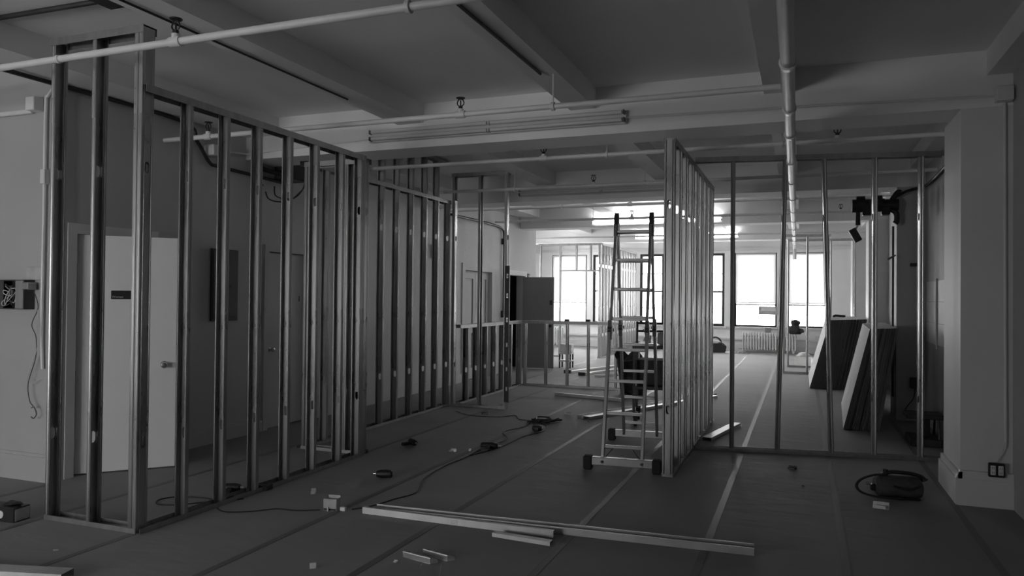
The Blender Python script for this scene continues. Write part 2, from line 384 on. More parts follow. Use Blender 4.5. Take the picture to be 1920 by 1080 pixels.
# closet behind the far doorway
struct(MB().box(-7.3, XL-.19, 15.48, 15.53, 0, SL).build('wall_closet', 'room_shade'), 'partition behind the far doorway, coloured dark as room shade')
struct(MB().box(-7.3, XL-.19, 14.3, 14.35, 0, SL).build('wall_closet', 'room_shade'), 'closet wall before the far doorway, coloured dark as room shade')

# ================================================================== STEEL STUD FRAMING
WEB = .092; FL = .036; T = .0022
_stud = {}
def stud_mesh(h, kz=(.575, 2.35), web=WEB, mtl='steel'):
    key = (round(h, 3), kz, web, mtl)
    if key in _stud: return _stud[key]
    mb = MB(); hw, hh = .034, .075; kz = [z for z in kz if z+hh/2 < h-.05]
    y0, y1 = (web-hw)/2, (web+hw)/2
    mb.box(0, T, .003, y0, 0, h); mb.box(0, T, y1, web-.003, 0, h)
    cur = 0
    for z in kz:
        mb.box(0, T, y0, y1, cur, z-hh/2); cur = z+hh/2
        # keyhole shape: corners of the punched hole are chamfered
        for ya, yb in ((y0, y0+.009), (y1, y1-.009)):
            mb.prism([(ya, z-hh/2), (yb, z-hh/2), (ya, z-hh/2+.018)], 0, T, 'x')
            mb.prism([(ya, z+hh/2), (yb, z+hh/2), (ya, z+hh/2-.012)], 0, T, 'x')
    mb.box(0, T, y0, y1, cur, h)
    for y in (.017, web-.017): mb.prism([(0, y-.006), (-.003, y), (0, y+.006)], .02, h-.02, 'z')      # stiffening ribs
    out = [(0, .003), (.003, 0), (.012, 0), (.0175, .0035), (.023, 0), (FL-.003, 0), (FL, .003), (FL, .011)]
    inn = [(FL-T, .011), (FL-T, .004), (FL-.004, T), (.024, T), (.0175, .0035+T), (.011, T), (.004, T), (T, .004)]
    mb.prism(out+inn, 0, h, 'z'); mb.prism([(x, web-y) for x, y in out+inn], 0, h, 'z')
    _stud[key] = mb.mesh('stud', mtl); return _stud[key]
def put_stud(root, s, op, z=0, h=2.88, lean=0, twist=0, name='stud', kz=(.575, 2.35), y=0, web=WEB, mtl='steel'):
    me = stud_mesh(h, kz, web, mtl)
    if op > 0: o = inst(name, me, root, (s, y, z), (0, lean, twist))
    else: o = inst(name, me, root, (s, y+web, z), (0, -lean, math.pi+twist))
    if lean: o.rotation_euler = Matrix.Rotation(lean, 3, 'Y').to_quaternion().to_matrix().to_euler() if op > 0 else (Matrix.Rotation(lean, 3, 'Y') @ Matrix.Rotation(math.pi+twist, 3, 'Z')).to_euler()
    return o
def track(root, a, b, z, upward=True, name='bottom_track', leg=.032, mtl='steel_dull', y=0, web=WEB):
    mb = MB(); g = .0025
    z1 = z+T if upward else z-T
    mb.box(a, b, y-g, y+web+g, min(z, z1), max(z, z1))
    zz = (z, z+leg) if upward else (z-leg, z)
    mb.box(a, b, y-g-T, y-g, *zz); mb.box(a, b, y+web+g, y+web+g+T, *zz)
    return mb.build(name, mtl, root)
def stud_wall(label, loc, ang, L, h, studs, group='steel stud partitions', kz=(.575, 2.35), name='stud_wall', bottom=True):
    root = thing(name, label, 'stud wall', (loc[0], loc[1], .002), R(ang), group)
    if bottom: track(root, 0, L, 0)
    if h: track(root, 0, L, h, False, 'top_track', .05)
    for st in studs:
        s, op = st[0], st[1]; put_stud(root, s, op, h=st[2] if len(st) > 2 and st[2] else h-.004, lean=st[3] if len(st) > 3 else 0, twist=st[4] if len(st) > 4 else 0, kz=kz, z=.003)
    return root
def screws(root, pts, r=.005):
    for p in pts:
        k = MB(); k.cyl(p, (p[0], p[1]-.003, p[2]), r, r*.6, n=6); k.build('screw', 'aluminium', root)
# 1 long left partition, running away from the viewer
Y1 = [4.01, 4.37, 4.725, 5.10, 5.465, 5.85]
W1 = stud_wall('long steel stud partition on the left with its full row of studs', (-3.93, 3.60), 90, 2.60, 2.885,
    [(y-3.60, -1) for y in Y1]+[(2.56, -1), (2.60, -1)])
# 1b its short taller return facing the viewer
W1b = stud_wall('short tall stud return at the near left corner, facing the camera', (-4.785, 3.60), 0, .825, None, [(0, 1, 2.885), (.382, 1, 2.885), (.752, 1, 2.885)])
put_stud(W1b, .825, -1, h=2.885, z=.003)
for s in (0, .382, .755): put_stud(W1b, s-.001, 1, z=2.70, h=.56, name='stud_extension', kz=(), y=-.003, web=.098, mtl='steel_dull')
put_stud(W1b, .829, -1, z=2.70, h=.56, name='stud_extension', kz=(), y=-.003, web=.098, mtl='steel_dull')
track(W1b, -.01, .835, 3.27, False, 'top_track', .05, 'steel_dull', -.004, .1)
screws(W1b, [(.765, -.003, 2.86), (.765, -.003, 2.76), (.015, -.003, 2.86), (.397, -.003, 2.86), (.765, -.003, 2.60)])
# 2 lateral jog behind the left partition
W2 = stud_wall('stud jog wall closing the far end of the left partition', (-4.66, 6.22), 0, .72, 2.87, [(0, 1), (.04, 1), (.44, -1), (.48, 1), (.70, -1)])
# 3 recessed lengthwise partition
Y3 = [6.62, 6.98, 7.34, 7.72, 8.07, 8.43, 8.80, 9.14]
W3 = stud_wall('recessed stud partition between the two jog walls', (-4.62, 6.22), 90, 3.28, 2.885, [(y-6.22, -1) for y in Y3]+[(3.27, -1)])
for y in Y3[2:]: put_stud(W3, y-6.22, -1, z=2.89, h=.50, name='stud_extension', kz=(), mtl='steel_dull')
track(W3, .9, 3.28, 3.42, False, 'top_track', .04, 'steel_dull')
# 4 second short return, by the level
W4 = stud_wall('short stud return with the black level hung on it', (-4.60, 9.50), 0, .83, None, [(0, 1, 2.885), (.04, -1, 2.885), (.40, 1, 2.885), (.83, -1, 2.885)])
for s, op in ((.0, 1), (.40, 1), (.834, -1)): put_stud(W4, s-.001, op, z=2.78, h=.48, name='stud_extension', kz=(), y=-.003, web=.098, mtl='steel_dull')
track(W4, -.01, .84, 3.27, False, 'top_track', .05, 'steel_dull', -.004, .1)
# 5 half height wall away from viewer, 6 half height wall across
W5 = stud_wall('half height stud wall running away beside the black level', (-4.53, 9.66), 90, 2.52, 1.13, [(.31+.35*k, -1) for k in range(6)]+[(2.50, -1)], 'half height stud walls', (.46,))
W6 = stud_wall('half height stud wall crossing in front of the bright room', (-4.53, 12.20), 1.5, 1.70, 1.13, [(.02, 1), (.40, 1), (.78, 1), (1.15, 1), (1.62, 1)], 'half height stud walls', (.46,))
for s in (.78, 1.15): MB().box(s-.03, s+.05, .01, .08, 1.131, 1.165).build('offcut_block', 'dark_metal', W6)
# 7 partition seen end-on in the middle
W7 = stud_wall('stud partition seen end on beside the ladder', (-1.025, 6.50), 90, 3.12, 2.93,
    [(0, 1), (.075, -1), (.42, 1), (.82, 1), (1.22, 1), (1.26, 1), (1.62, 1), (2.02, 1), (2.42, 1), (2.82, 1), (3.10, -1)])
# 8 opening frame across the right hand side
a8 = math.degrees(math.atan2(.40, 2.32))
W8 = stud_wall('wide open stud frame on the right with two leaning studs', (-1.02, 7.79), a8, 2.34, 2.985,
    [(.36, 1), (.80, 1, 2.97, .022, .3), (1.31, 1, 2.97, -.028, .75), (1.70, 1), (2.12, 1)])
MB().tube([(2.10, .0, 2.97), (2.32, .04, 2.98)], .006).build('tie_wire', 'steel', W8)
# far frames
F2 = stud_wall('far stud frame with a door header left of the ladder', (-6.42, 18.45), 0, 1.70, 2.93, [(.03, 1), (.57, 1), (.60, -1), (1.0, 1, 2.93), (1.38, 1, 2.93), (1.68, -1)], 'far stud frames', bottom=False)
for o in [c for c in F2.children if c.name.startswith('stud') and abs(c.location.x-1.0) < .01 or c.name.startswith('stud') and abs(c.location.x-1.38) < .01]:
    o.data = stud_mesh(.72, ()); o.location.z = 2.21
track(F2, .57, 1.68, 2.21, True, 'door_header'); track(F2, 0, .60, 0)
F1 = stud_wall('dense row of far studs behind the ladder', (-4.74, 18.5), 90, 4.3, 2.93, [(.02+.33*k, 1) for k in range(14)], 'far stud frames')
F3 = stud_wall('nearer slender door frame of studs by the right windows', (-.36, 16.6), 5, .92, 2.90, [(.0, 1), (.46, 1), (.90, -1)], 'far stud frames')
F4 = stud_wall('further slender stud frame by the right windows', (-.30, 18.2), 3, 1.45, 2.92, [(.0, 1), (.9, 1), (1.43, -1)], 'far stud frames')

# ================================================================== LADDER
lad = thing('folding_ladder', 'articulated aluminium ladder standing opened as an A frame', 'ladder', (-1.48, 6.56, 0), R(5))
def rail(a, b, w=.028, d=.062, n='rail'):
    a = Vector(a); b = Vector(b); mb = MB(); z = (b-a).normalized(); x = Vector((1, 0, 0)); y = z.cross(x).normalized()
    mb.M = Matrix.Translation(a) @ Matrix((x, y, z)).transposed().to_4x4(); L = (b-a).length
    mb.bbox(-w/2, w/2, -d/2, d/2, 0, L, .003); return mb.build(n, 'aluminium', lad)
HW = .175; TOPY, TOPZ = .72, 2.31
def onF(t): return (TOPY*t, .075+(TOPZ-.075)*t)      # front side, fraction of its height
def onB(t): return (1.44-(1.44-TOPY-.05)*t, .075+(TOPZ-.075)*t)
for fn, nm in ((onF, 'front'), (onB, 'back')):
    for s in (-1, 1):
        y0, z0 = fn(0); ym, zm = fn(.51); ym2, zm2 = fn(.53); y1, z1 = fn(.975)
        rail((s*HW, y0, z0), (s*HW, ym, zm)); rail((s*(HW-.006), ym2, zm2), (s*(HW-.006), y1, z1), .026, .058)
        k = MB(); y, z = fn(.52); k.M = Matrix.Translation((s*(HW-.002), y, z))
        k.cyl((-.02, 0, 0), (.02, 0, 0), .042, n=16); k.cyl((-.028*s, 0, 0), (-.036*s, 0, 0), .015, n=10); k.box(-.017, .017, -.032, .032, -.09, .09); k.build('hinge_joint', 'dark_metal', lad, True)
    for i in range(8):
        t = .058+i*.127
        y, z = fn(t); mb = MB(); mb.bbox(-HW, HW, y-.016, y+.016, z-.014, z+.014, .004); mb.build('rung', 'aluminium', lad)
for s in (-1, 1):
    k = MB(); yt = (onF(1)[0]+onB(1)[0])/2; k.M = Matrix.Translation((s*(HW-.004), yt, TOPZ)); k.cyl((-.022, 0, 0), (.022, 0, 0), .042, n=16)
    k.prism([(-.075, -.16), (.075, -.16), (.05, .02), (.02, .07), (-.02, .07), (-.05, .02)], -.02, .02, 'x'); k.build('top_hinge', 'dark_metal', lad, True)
for yb in (0, 1.44):
    mb = MB(); mb.bbox(-.27, .27, yb-.03, yb+.03, .045, .115, .004); mb.build('stabiliser_bar', 'aluminium', lad)
    for s in (-1, 1):
        mb = MB(); mb.bbox(min(s*.265, s*.345), max(s*.265, s*.345), yb-.042, yb+.042, 0, .125, .012); mb.build('rubber_foot', 'rubber', lad)
        k = MB(); k.cyl((s*HW, yb-.034, .08), (s*HW, yb-.045, .08), .012, n=8); k.build('bolt', 'dark_metal', lad)
for s in (-1, 1):
    y, z = onF(.058); MB().tube([(s*HW, onF(.005)[0], onF(.005)[1]), (s*(HW-.09), y, z-.012)], .004, 6).build('brace', 'dark_metal', lad)

# ================================================================== PIPES
def sprinkler(root, x, y, z):
    mb = MB(); mb.M = Matrix.Translation((x, y, z))
    mb.cyl((0, 0, .0), (0, 0, .045), .024, n=12); mb.cyl((-.04, 0, 0), (.04, 0, 0), .030, n=14); tee = mb.build('tee_fitting', 'pipe_paint', root, True)
    h = MB(); h.M = Matrix.Translation((x, y, z+.045)) @ Matrix.Scale(1.35, 4); h.cyl((0, 0, 0), (0, 0, .015), .013, n=8)
    for s in (-1, 1): h.tube(spline([(0, 0, .012), (s*.019, 0, .025), (s*.021, 0, .04), (s*.010, 0, .058), (0, 0, .062)], 4), .0035, 6)
    h.cyl((0, 0, .015), (0, 0, .05), .004, n=6); h.cyl((0, 0, .062), (0, 0, .066), .026, .028, n=12); h.build('sprinkler_head', 'black_plastic', root, True)
def hanger(root, x, y, z, top):
    mb = MB(); mb.cyl((x, y, z), (x, y, top), .006, n=6); mb.cyl((x-.012, y, z), (x+.012, y, z), .034, n=14); mb.build('hanger', 'pipe_paint', root, True)
def spipe(y, z, x0, x1, heads, hangs, label, r=.022, coup=()):
    root = thing('sprinkler_pipe', label, 'pipe', (0, 0, 0), 0, 'sprinkler pipes under the ceiling')
    MB().cyl((x0, y, z), (x1, y, z), r, n=14).build('pipe', 'pipe_paint', root, True)
    for x in heads: sprinkler(root, x, y, z)
    for x, t in hangs: hanger(root, x, y, z, t)
    for x in coup: MB().cyl((x-.012, y, z), (x+.012, y, z), r*1.2, n=14).build('coupling', 'pipe_paint', root, True)
    return root
spipe(3.31, 3.0, -8.5, 1.40, (-3.39, -6.2, .2), ((-1.86, DB),), 'nearest white sprinkler pipe, crossing in front of the left studs', coup=(-4.34,))
spipe(5.42, 3.0, -5.72, -.14, (-2.56, -5.14), ((-1.78, 3.25), (-4.98, DB)), 'white sprinkler pipe in front of the unlit tube light')
spipe(7.43, 3.0, -4.75, 1.40, (-2.54, .3), ((-1.86, DB), (-.18, DB)), 'white sprinkler pipe just behind the big beam')
spipe(9.42, 3.0, -4.9, 1.40, (-2.53,), ((-3.63, DB), (-1.86, DB)), 'white sprinkler pipe behind the ladder top, second beyond the beam')
spipe(11.5, 3.0, -5.6, 1.40, (-2.5,), ((-3.63, DB), (-1.86, DB)), 'thin white sprinkler pipe beyond the second beam')
spipe(13.5, 3.0, -5.6, 1.40, (-2.9, .6), ((-3.63, DB), (-1.86, DB)), 'thin sprinkler pipe crossing just before the lit tube light')
spipe(17.5, 3.0, -8.4, 1.40, (-2.9,), ((-3.63, DB), (-1.86, DB), (.7, DB)), 'thin sprinkler pipe between the two lit tube lights')
# big drain pipe along the ceiling
dr = thing('drain_pipe', 'thick white jointed drain pipe running lengthwise under the ceiling', 'pipe', (0, 0, 0))
def dx(y): return -.075-.0058*(y-3.5)
def dz(y): return 2.905
MB().cyl((dx(-.75), -.75, dz(0)), (dx(20.8), 20.8, dz(0)), .040, n=20).build('pipe', 'pipe_paint', dr, True)
for y in (4.58, 5.68, 6.57, 7.84, 9.2, 10.7, 12.2, 13.7, 15.2, 16.7, 18.2, 19.6, 2.3, 3.2):
    mb = MB(); mb.M = Matrix.Translation((dx(y), y, dz(y))); mb.lathe([(.040, -.035), (.049, -.03), (.049, -.012), (.044, -.005), (.044, .04), (.040, .045)], n=20, axis='y'); mb.build('pipe_joint', 'pipe_paint', dr, True)
for y in (7.45, 12.5, 16.8):
    mb = MB(); mb.cyl((dx(y), y, dz(y)), (dx(y), y, DB), .007, n=6); mb.build('hanger', 'pipe_paint', dr)
MB().tube(spline([(dx(20.7), 20.75, 2.905), (dx(20.7), 20.9, 2.88), (dx(20.7), 20.95, 2.75), (dx(20.7), 20.95, 2.6)], 5), .045, 14).build('elbow', 'pipe_paint', dr, True)

# conduits
def conduit(pts, r, label, mtl='pipe_paint', group='conduits', boxes=()):
    root = thing('conduit', label, 'conduit', (0, 0, 0), 0, group); MB().tube(pts, r, 8).build('pipe', mtl, root, True)
    for (x0, x1, y0, y1, z0, z1) in boxes: MB().bbox(x0, x1, y0, y1, z0, z1, .006).build('junction_box', mtl, root)
    return root
conduit([(-1.935, BACKY, DB-.012), (-1.86, 5.35, DB-.012)], .011, 'thin dark conduit under the beam above the light', 'dark_metal')
conduit([(-3.70, BACKY, DB-.012), (-3.68, 5.5, DB-.012)], .008, 'thin dark conduit under the beam over the left partition', 'dark_metal')
conduit(spline([(-5.63, 1.0, 3.222), (-5.63, 3.9, 3.222), (-5.63, 5.55, 3.222), (-5.63, 5.79, 3.06), (-5.63, 5.96, 2.88), (-5.63, 6.1, 2.86), (-5.63, 6.6, 2.85), (-5.63, 7.1, 2.84)], 5), .019, 'dark conduit along the top of the left wall, dipping at the beam', 'dark_metal')
conduit([(-5.24, 3.475, 3.42), (-4.2, 3.50, 3.42)], .018, 'dark surface conduit with a flat box at the top left ceiling', 'dark_metal', boxes=((-4.22, -3.98, 3.40, 3.58, 3.39, 3.44),))
conduit([(-4.06, 6.527, 3.13), (-5.2, 6.527, 3.09), (-5.6, 6.5, 3.06), (-5.62, 6.1, 3.02)], .009, 'thin conduit on the big beam left of the tube light', 'ceiling_paint', boxes=((-5.68, -5.55, 5.93, 6.03, 2.95, 3.06),))
conduit([(-1.46, 6.525, 3.14), (.2, 6.525, 3.115), (1.38, 6.525, 3.085)], .011, 'thin conduit on the big beam from the tube light to the right box', 'pipe_paint', boxes=((1.345, 1.455, 6.44, 6.53, 3.03, 3.14),))
conduit([(1.41, 6.525, 3.04), (1.415, 6.525, 1.5), (1.42, 6.525, .45)], .011, 'vertical conduit down the edge of the right pier')
cl = conduit(spline([(-5.745, 4.285, .92), (-5.75, 4.275, 1.3), (-5.745, 4.275, 2.2), (-5.745, 4.275, 3.05), (-5.72, 4.275, 3.14), (-5.64, 4.26, 3.19)], 5), .013, 'vertical conduit on the white wall at the left edge', boxes=((-5.90, -5.80, 4.21, 4.30, 3.02, 3.13), (-5.77, -5.72, 4.25, 4.30, 2.42, 2.54)))
conduit([(-8.5, 4.28, 3.03), (-5.9, 4.28, 3.03)], .02, 'horizontal conduit high on the white wall at the left edge')
# right pier wire and outlet
tag(MB().tube(spline([(1.418, 6.52, .50), (1.405, 6.515, .42), (1.38, 6.51, .38), (1.365, 6.505, .345)], 5), .005, 6).build('wire', 'wire_white', None, True), 'pale wire looping into the outlet on the right pier', 'wire')
ou = thing('outlet', 'black framed double outlet low on the right pier', 'outlet', (1.356, 6.505, .235))
MB().bbox(-.053, .053, -.03, 0, 0, .105, .006).build('outlet_box', 'black_plastic', ou)
for s in (-1, 1):
    mb = MB(); mb.bbox(s*.025-.017, s*.025+.017, -.034, -.028, .017, .088, .003); rc = mb.build('receptacle', 'tile_pale', ou)
    for z in (.035, .07):
        for q in (-.006, .006): MB().box(s*.025+q-.0015, s*.025+q+.0015, -.0345, -.0335, z-.006, z+.006).build('slot', 'black_plastic', rc)

# fluorescent fixtures on the front faces of the beams
def tube_light(y, label, lit, z=3.085, x0=-4.07, x1=-1.455, group=None):
    root = thing('tube_light', label, 'tube light', ((x0+x1)/2, y, z), 0, group); L = (x1-x0)/2
    mb = MB(); mb.prism([(0, 0), (0, .125), (-.03, .115), (-.045, .085), (-.045, .045), (-.03, .01)], -L, L, 'x'); mb.build('housing', 'fixture_enamel', root)
    for zz in (.095, .028):
        for q, (a, b) in enumerate(((-L+.03, -.02), (.02, L-.03))):
            t = MB(); t.cyl((a, -.072, zz), (b, -.072, zz), .019, n=14); t.build('fluorescent_tube', 'tube_lit' if lit else 'tube_glass', root, True)
        for x in (-L+.012, 0, L-.012):
            k = MB(); k.bbox(x-.008, x+.008, -.090, -.03, zz-.02, zz+.02, .004); k.build('tube_socket', 'socket_grey' if abs(x) > .1 else 'fixture_enamel', root)
    mb = MB(); mb.box(-L, L, -.075, -.02, -.004, .0); mb.build('reflector_lip', 'fixture_enamel', root)
    return root
tube_light(6.54, 'long unlit tube light on the face of the big near beam', False)
tube_light(10.8, 'long unlit tube light on the second beam behind the ladder', False, group='tube lights')
tube_light(15.1, 'nearer lit tube light glowing above the ladder', True, 3.06)
tube_light(19.35, 'further lit tube light near the far windows', True, 3.08)

# ================================================================== LEFT WALL FITTINGS
ep = thing('electrical_panel', 'dark grey electrical panel on the left wall', 'panel', (XL, 6.22, 1.26), R(90))
MB().bbox(-.19, .19, -.03, 0, 0, .75, .004).build('panel_frame', 'panel_grey', ep)
pd = MB().bbox(-.06, .17, -.038, -.028, .04, .71, .003).build('panel_door', 'panel_grey', ep)
MB().bbox(-.175, -.075, -.035, -.028, .02, .73, .003).build('side_cover', 'dark_metal', ep)
MB().bbox(.02, .07, -.05, -.036, .35, .385, .004).build('latch', 'black_plastic', pd)
# open wiring box on the white wall at left edge
bx = thing('wiring_box', 'open dark electrical box with loose wires at the left edge', 'electrical box', (-6.08, 4.30, 1.40))
mb = MB(); mb.box(-.32, -.31, -.09, 0, 0, .24); mb.box(.20, .21, -.09, 0, 0, .24); mb.box(-.31, .20, -.09, 0, 0, .008); mb.box(-.31, .20, -.09, 0, .232, .24); mb.box(-.31, .20, -.008, 0, .008, .232)
mb.build('box_body', 'panel_grey', bx); MB().box(-.31, -.03, -.093, -.087, .006, .234).build('cover_plate', 'panel_grey', bx); MB().box(.11, .20, -.093, -.087, .006, .234).build('side_plate', 'steel_dull', bx)
for k in range(6):
    random.seed(40+k); p = [(random.uniform(-.02, .10), random.uniform(-.12, -.02), random.uniform(.03, .22)) for _ in range(6)]
    MB().tube(spline(p, 5), .004, 5).build('wire', 'wire_white' if k % 3 else 'dark_wire', bx, True)
MB().bbox(.19, .26, -.10, -.02, .16, .22, .006).build('cable_clamp', 'steel_dull', bx)
MB().bbox(.12, .30, -.012, 0, .24, .35, .004).build('patch_plate', 'plaster', bx)
random.seed(3)
tag(MB().tube(spline([(-5.80, 4.24, 1.55), (-5.76, 4.25, 1.42), (-5.83, 4.25, 1.28), (-5.78, 4.25, 1.18), (-5.79, 4.26, 1.02), (-5.86, 4.25, .8), (-5.84, 4.25, .66), (-5.80, 4.25, .62)], 6), .004, 5).build('wire', 'dark_wire', None, True), 'thin dark wire dangling below the wiring box', 'wire')
tag(MB().tube(spline([(-5.79, 4.25, 1.5), (-5.75, 4.25, 1.3), (-5.76, 4.25, 1.1), (-5.88, 4.26, .86), (-5.87, 4.26, .78), (-5.78, 4.25, .83)], 6), .003, 5).build('wire', 'wire_white', None, True), 'thin pale wire dangling below the wiring box', 'wire')
tag(MB().tube(spline([(-5.83, 4.26, .60), (-5.79, 4.25, .61), (-5.76, 4.25, .56), (-5.79, 4.25, .52), (-5.82, 4.25, .53)], 6), .005, 5).build('wire_loop', 'dark_wire', None, True), 'small dark wire loop low on the white left wall', 'wire')
# cables under the beam by the left wall
def cab(pts, r, label, mtl='cable', cat='cable', group=None): return tag(MB().tube(spline(pts, 7), r, 6).build('cable', mtl, None, True), label, cat, group)
cab([(-5.64, 6.98, 2.78), (-5.60, 6.95, 2.67), (-5.46, 6.95, 2.626), (-5.34, 6.95, 2.633), (-5.24, 6.95, 2.707), (-5.20, 6.95, 2.81), (-5.24, 6.97, 3.0)], .008, 'upper black cable sagging behind the left partition')
cab([(-5.65, 6.84, 2.70), (-5.60, 6.84, 2.615), (-5.46, 6.84, 2.58), (-5.31, 6.84, 2.59), (-5.19, 6.84, 2.67), (-5.13, 6.84, 2.74), (-5.10, 6.86, 3.0)], .008, 'lower black cable sagging behind the left partition')
cab([(-5.63, 6.6, 2.96), (-5.60, 6.85, 2.93), (-5.50, 7.02, 2.92), (-5.42, 7.06, 2.99)], .03, 'thick black cable bundle under the beam at the left wall')
cab([(-5.645, 6.66, 2.90), (-5.64, 6.72, 2.83), (-5.64, 6.78, 2.76)], .010, 'short black cable drop under the beam at the left wall')
tag(MB().bbox(-5.665, -5.40, 7.0, 7.3, 2.86, 3.06, .01).build('dark_box', 'dark_metal'), 'dark box under the ceiling behind the left partition', 'duct')  # plain dark box filling a dark spot behind the beam
eb = thing('alarm_panel', 'small white wall box seen between the recessed studs', 'wall box', (XL, 11.05, 2.16), R(90))
MB().bbox(-.08, .08, -.06, 0, 0, .24, .006).build('box_body', 'tile_pale', eb); MB().bbox(-.02, .05, -.066, -.058, .14, .20, .004).build('indicator', 'sign_white', eb); MB().box(.01, .02, -.062, -.058, .02, .13).build('slot', 'dark_metal', eb)
tag(MB().bbox(XL, XL+.025, 15.55, 15.67, 1.93, 2.06, .004).build('thermostat', 'dark_metal'), 'small dark control on the wall above the grey door', 'thermostat')
# conduit going down by the panelled door
conduit(spline([(-5.63, 11.6, 2.95), (-5.63, 13.4, 2.95), (-5.63, 13.95, 2.9), (-5.63, 14.05, 2.7), (-5.63, 14.05, 2.0), (-5.63, 14.05, 1.2)], 5), .022, 'dark conduit dropping beside the panelled door', 'dark_metal', boxes=((-5.67, -5.59, 14.0, 14.1, 2.6, 2.72), (-5.67, -5.58, 14.0, 14.12, 1.12, 1.26)))

# ================================================================== LEVEL ON THE STUD
lv = thing('spirit_level', 'long black spirit level hung on the stud by the half wall', 'level', (-3.742, 9.482, .105), 0)
mb = MB(); Hh = 1.86; hw = .030
mb.box(-hw, -hw+.008, -.022, 0, 0, Hh); mb.box(hw-.008, hw, -.022, 0, 0, Hh)
slots = [.18, .45, .78, 1.12, 1.45, 1.72]; cur = 0
for z in slots:
    mb.box(-hw+.008, hw-.008, -.018, -.004, cur, z-.03); mb.box(-hw+.008, -.014, -.018, -.004, z-.03, z+.03); mb.box(.014, hw-.008, -.018, -.004, z-.03, z+.03); cur = z+.03
mb.box(-hw+.008, hw-.008, -.018, -.004, cur, Hh); mb.build('level_body', 'black_plastic', lv)
for z in slots:
    v = MB(); v.bbox(-.010, .010, -.016, -.006, z-.022, z+.022, .002); v.build('vial', 'radiator_paint', lv)

# ================================================================== DRYWALL STACKS
def stack(label, n, y0, x0, x1, lean0, lean1, L, th, grp, seed, rz=0):
    random.seed(seed); step = (x1-x0)/n; wdt = 1.225
    mb = MB(); mb.cur = 0; vs = [(0, 0, 0), (th, 0, 0), (th, L, 0), (0, L, 0), (0, 0, wdt), (th, 0, wdt), (th, L, wdt), (0, L, wdt)]
    mb.add(vs, [(0, 4, 7, 3), (1, 2, 6, 5)]); mb.cur = 1; mb.add(vs, [(0, 1, 5, 4), (3, 7, 6, 2), (0, 3, 2, 1), (4, 5, 6, 7)])
    me = mb.mesh('drywall_sheet', ['gypsum_face', 'gypsum_edge_shaded'])
    for i in range(n):
        o = bpy.data.objects.new('drywall_sheet', me); C.objects.link(o)
        lab = label
        if i == 0: lab = 'outermost ' + label.replace('one of the ', '').replace('sheets', 'sheet', 1)
        tag(o, lab, 'drywall', grp); ang = math.asin((lean0+(lean1-lean0)*i/(n-1))/wdt)
        o.location = (x0+step*i, y0+random.uniform(-.012, .012) + (.03 if random.random() < .2 else 0), .006 + th*math.sin(ang)); o.rotation_euler = (Matrix.Rotation(rz, 3, 'Z') @ Matrix.Rotation(ang, 3, 'Y')).to_euler()
stack('one of the drywall sheets leaning in the nearer stack', 24, 9.70, .468, .86, .282, .19, 2.44, .0125, 'nearer drywall stack', 5, R(-2.1))
stack('one of the drywall sheets leaning in the further stack', 40, 13.95, .137, .84, .32, .20, 2.44, .0135, 'further drywall stack', 6)
tag(MB().tube(spline([(.52, 14.3, 1.245), (.56, 14.32, 1.265), (.64, 14.3, 1.26), (.72, 14.35, 1.255)], 4), [.006]+[.02]*11+[.006], 8).build('work_glove', 'dark_cloth', None, True), 'dark work glove lying on top of the further drywall stack', 'glove')

# pale blocks on the right wall
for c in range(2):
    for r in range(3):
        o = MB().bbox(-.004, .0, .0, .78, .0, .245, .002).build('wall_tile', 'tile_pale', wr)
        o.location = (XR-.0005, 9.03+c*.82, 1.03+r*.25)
mb = MB(); mb.tube([(XR-.012, 9.83, .98), (XR-.014, 9.83, 1.4), (XR-.012, 9.83, 1.80)], .010, 6)
tag(mb.build('conduit', 'left_wall_paint'), 'thin pipe between the pale tiles on the right wall', 'conduit')

# black valve and lamp hanging by the second pier
sv = thing('stage_lamp', 'black cylindrical lamp unit clamped high on the second right pier', 'lamp', (1.145, 10.62, 2.76))
mb = MB(); mb.cyl((-.54, 0, 0), (-.16, 0, 0), .085, n=20); mb.cyl((-.16, 0, 0), (0, 0, 0), .075, n=20); mb.build('lamp_body', 'black_plastic', sv, True)
for x in (-.44, -.24): MB().cyl((x-.05, 0, .02), (x+.05, 0, .02), .105, n=20).build('collar', 'black_plastic', sv, True)
MB().bbox(-.20, -.10, -.08, .08, -.13, -.02, .01).build('lower_housing', 'black_plastic', sv); MB().bbox(-.42, -.28, -.07, .07, -.13, -.02, .01).build('lower_housing', 'black_plastic', sv)
mb = MB(); mb.tube(spline([(-.08, 0, .05), (-.03, 0, .13), (0, 0, .16), (.02, .0, .15)], 5), .035, 10); mb.build('upper_arm', 'black_plastic', sv, True)
mb = MB(); mb.tube(spline([(-.10, 0, -.05), (-.03, 0, -.10), (-.02, 0, -.2), (-.04, 0, -.24)], 5), .035, 10); mb.build('lower_arm', 'black_plastic', sv, True)
mb = MB(); mb.cyl((-.47, 0, -.06), (-.47, 0, -.25), .030, n=12); mb.build('drop_stem', 'black_plastic', sv, True)
mb = MB(); mb.M = Matrix.Translation((-.50, 0, -.38)) @ Matrix.Rotation(R(-28), 4, 'Y'); mb.bbox(-.045, .045, -.05, .05, -.09, .09, .008); mb.build('lamp_head', 'dark_metal', sv)
MB().tube([(-.47, 0, -.25), (-.50, 0, -.31)], .012, 8).build('pivot', 'steel', sv)
conduit([(1.10, 10.78, 2.50), (1.10, 10.78, .30)], .014, 'thin pipe dropping from the black lamp unit along the second pier', 'dark_metal', boxes=())
conduit(spline([(1.14, 10.70, 2.88), (1.25, 10.6, 2.93), (1.40, 10.4, 2.95), (1.44, 10.0, 2.97), (1.44, 8.6, 3.0)], 5), .02, 'dark conduit from the lamp unit along the top of the right wall', 'dark_metal')
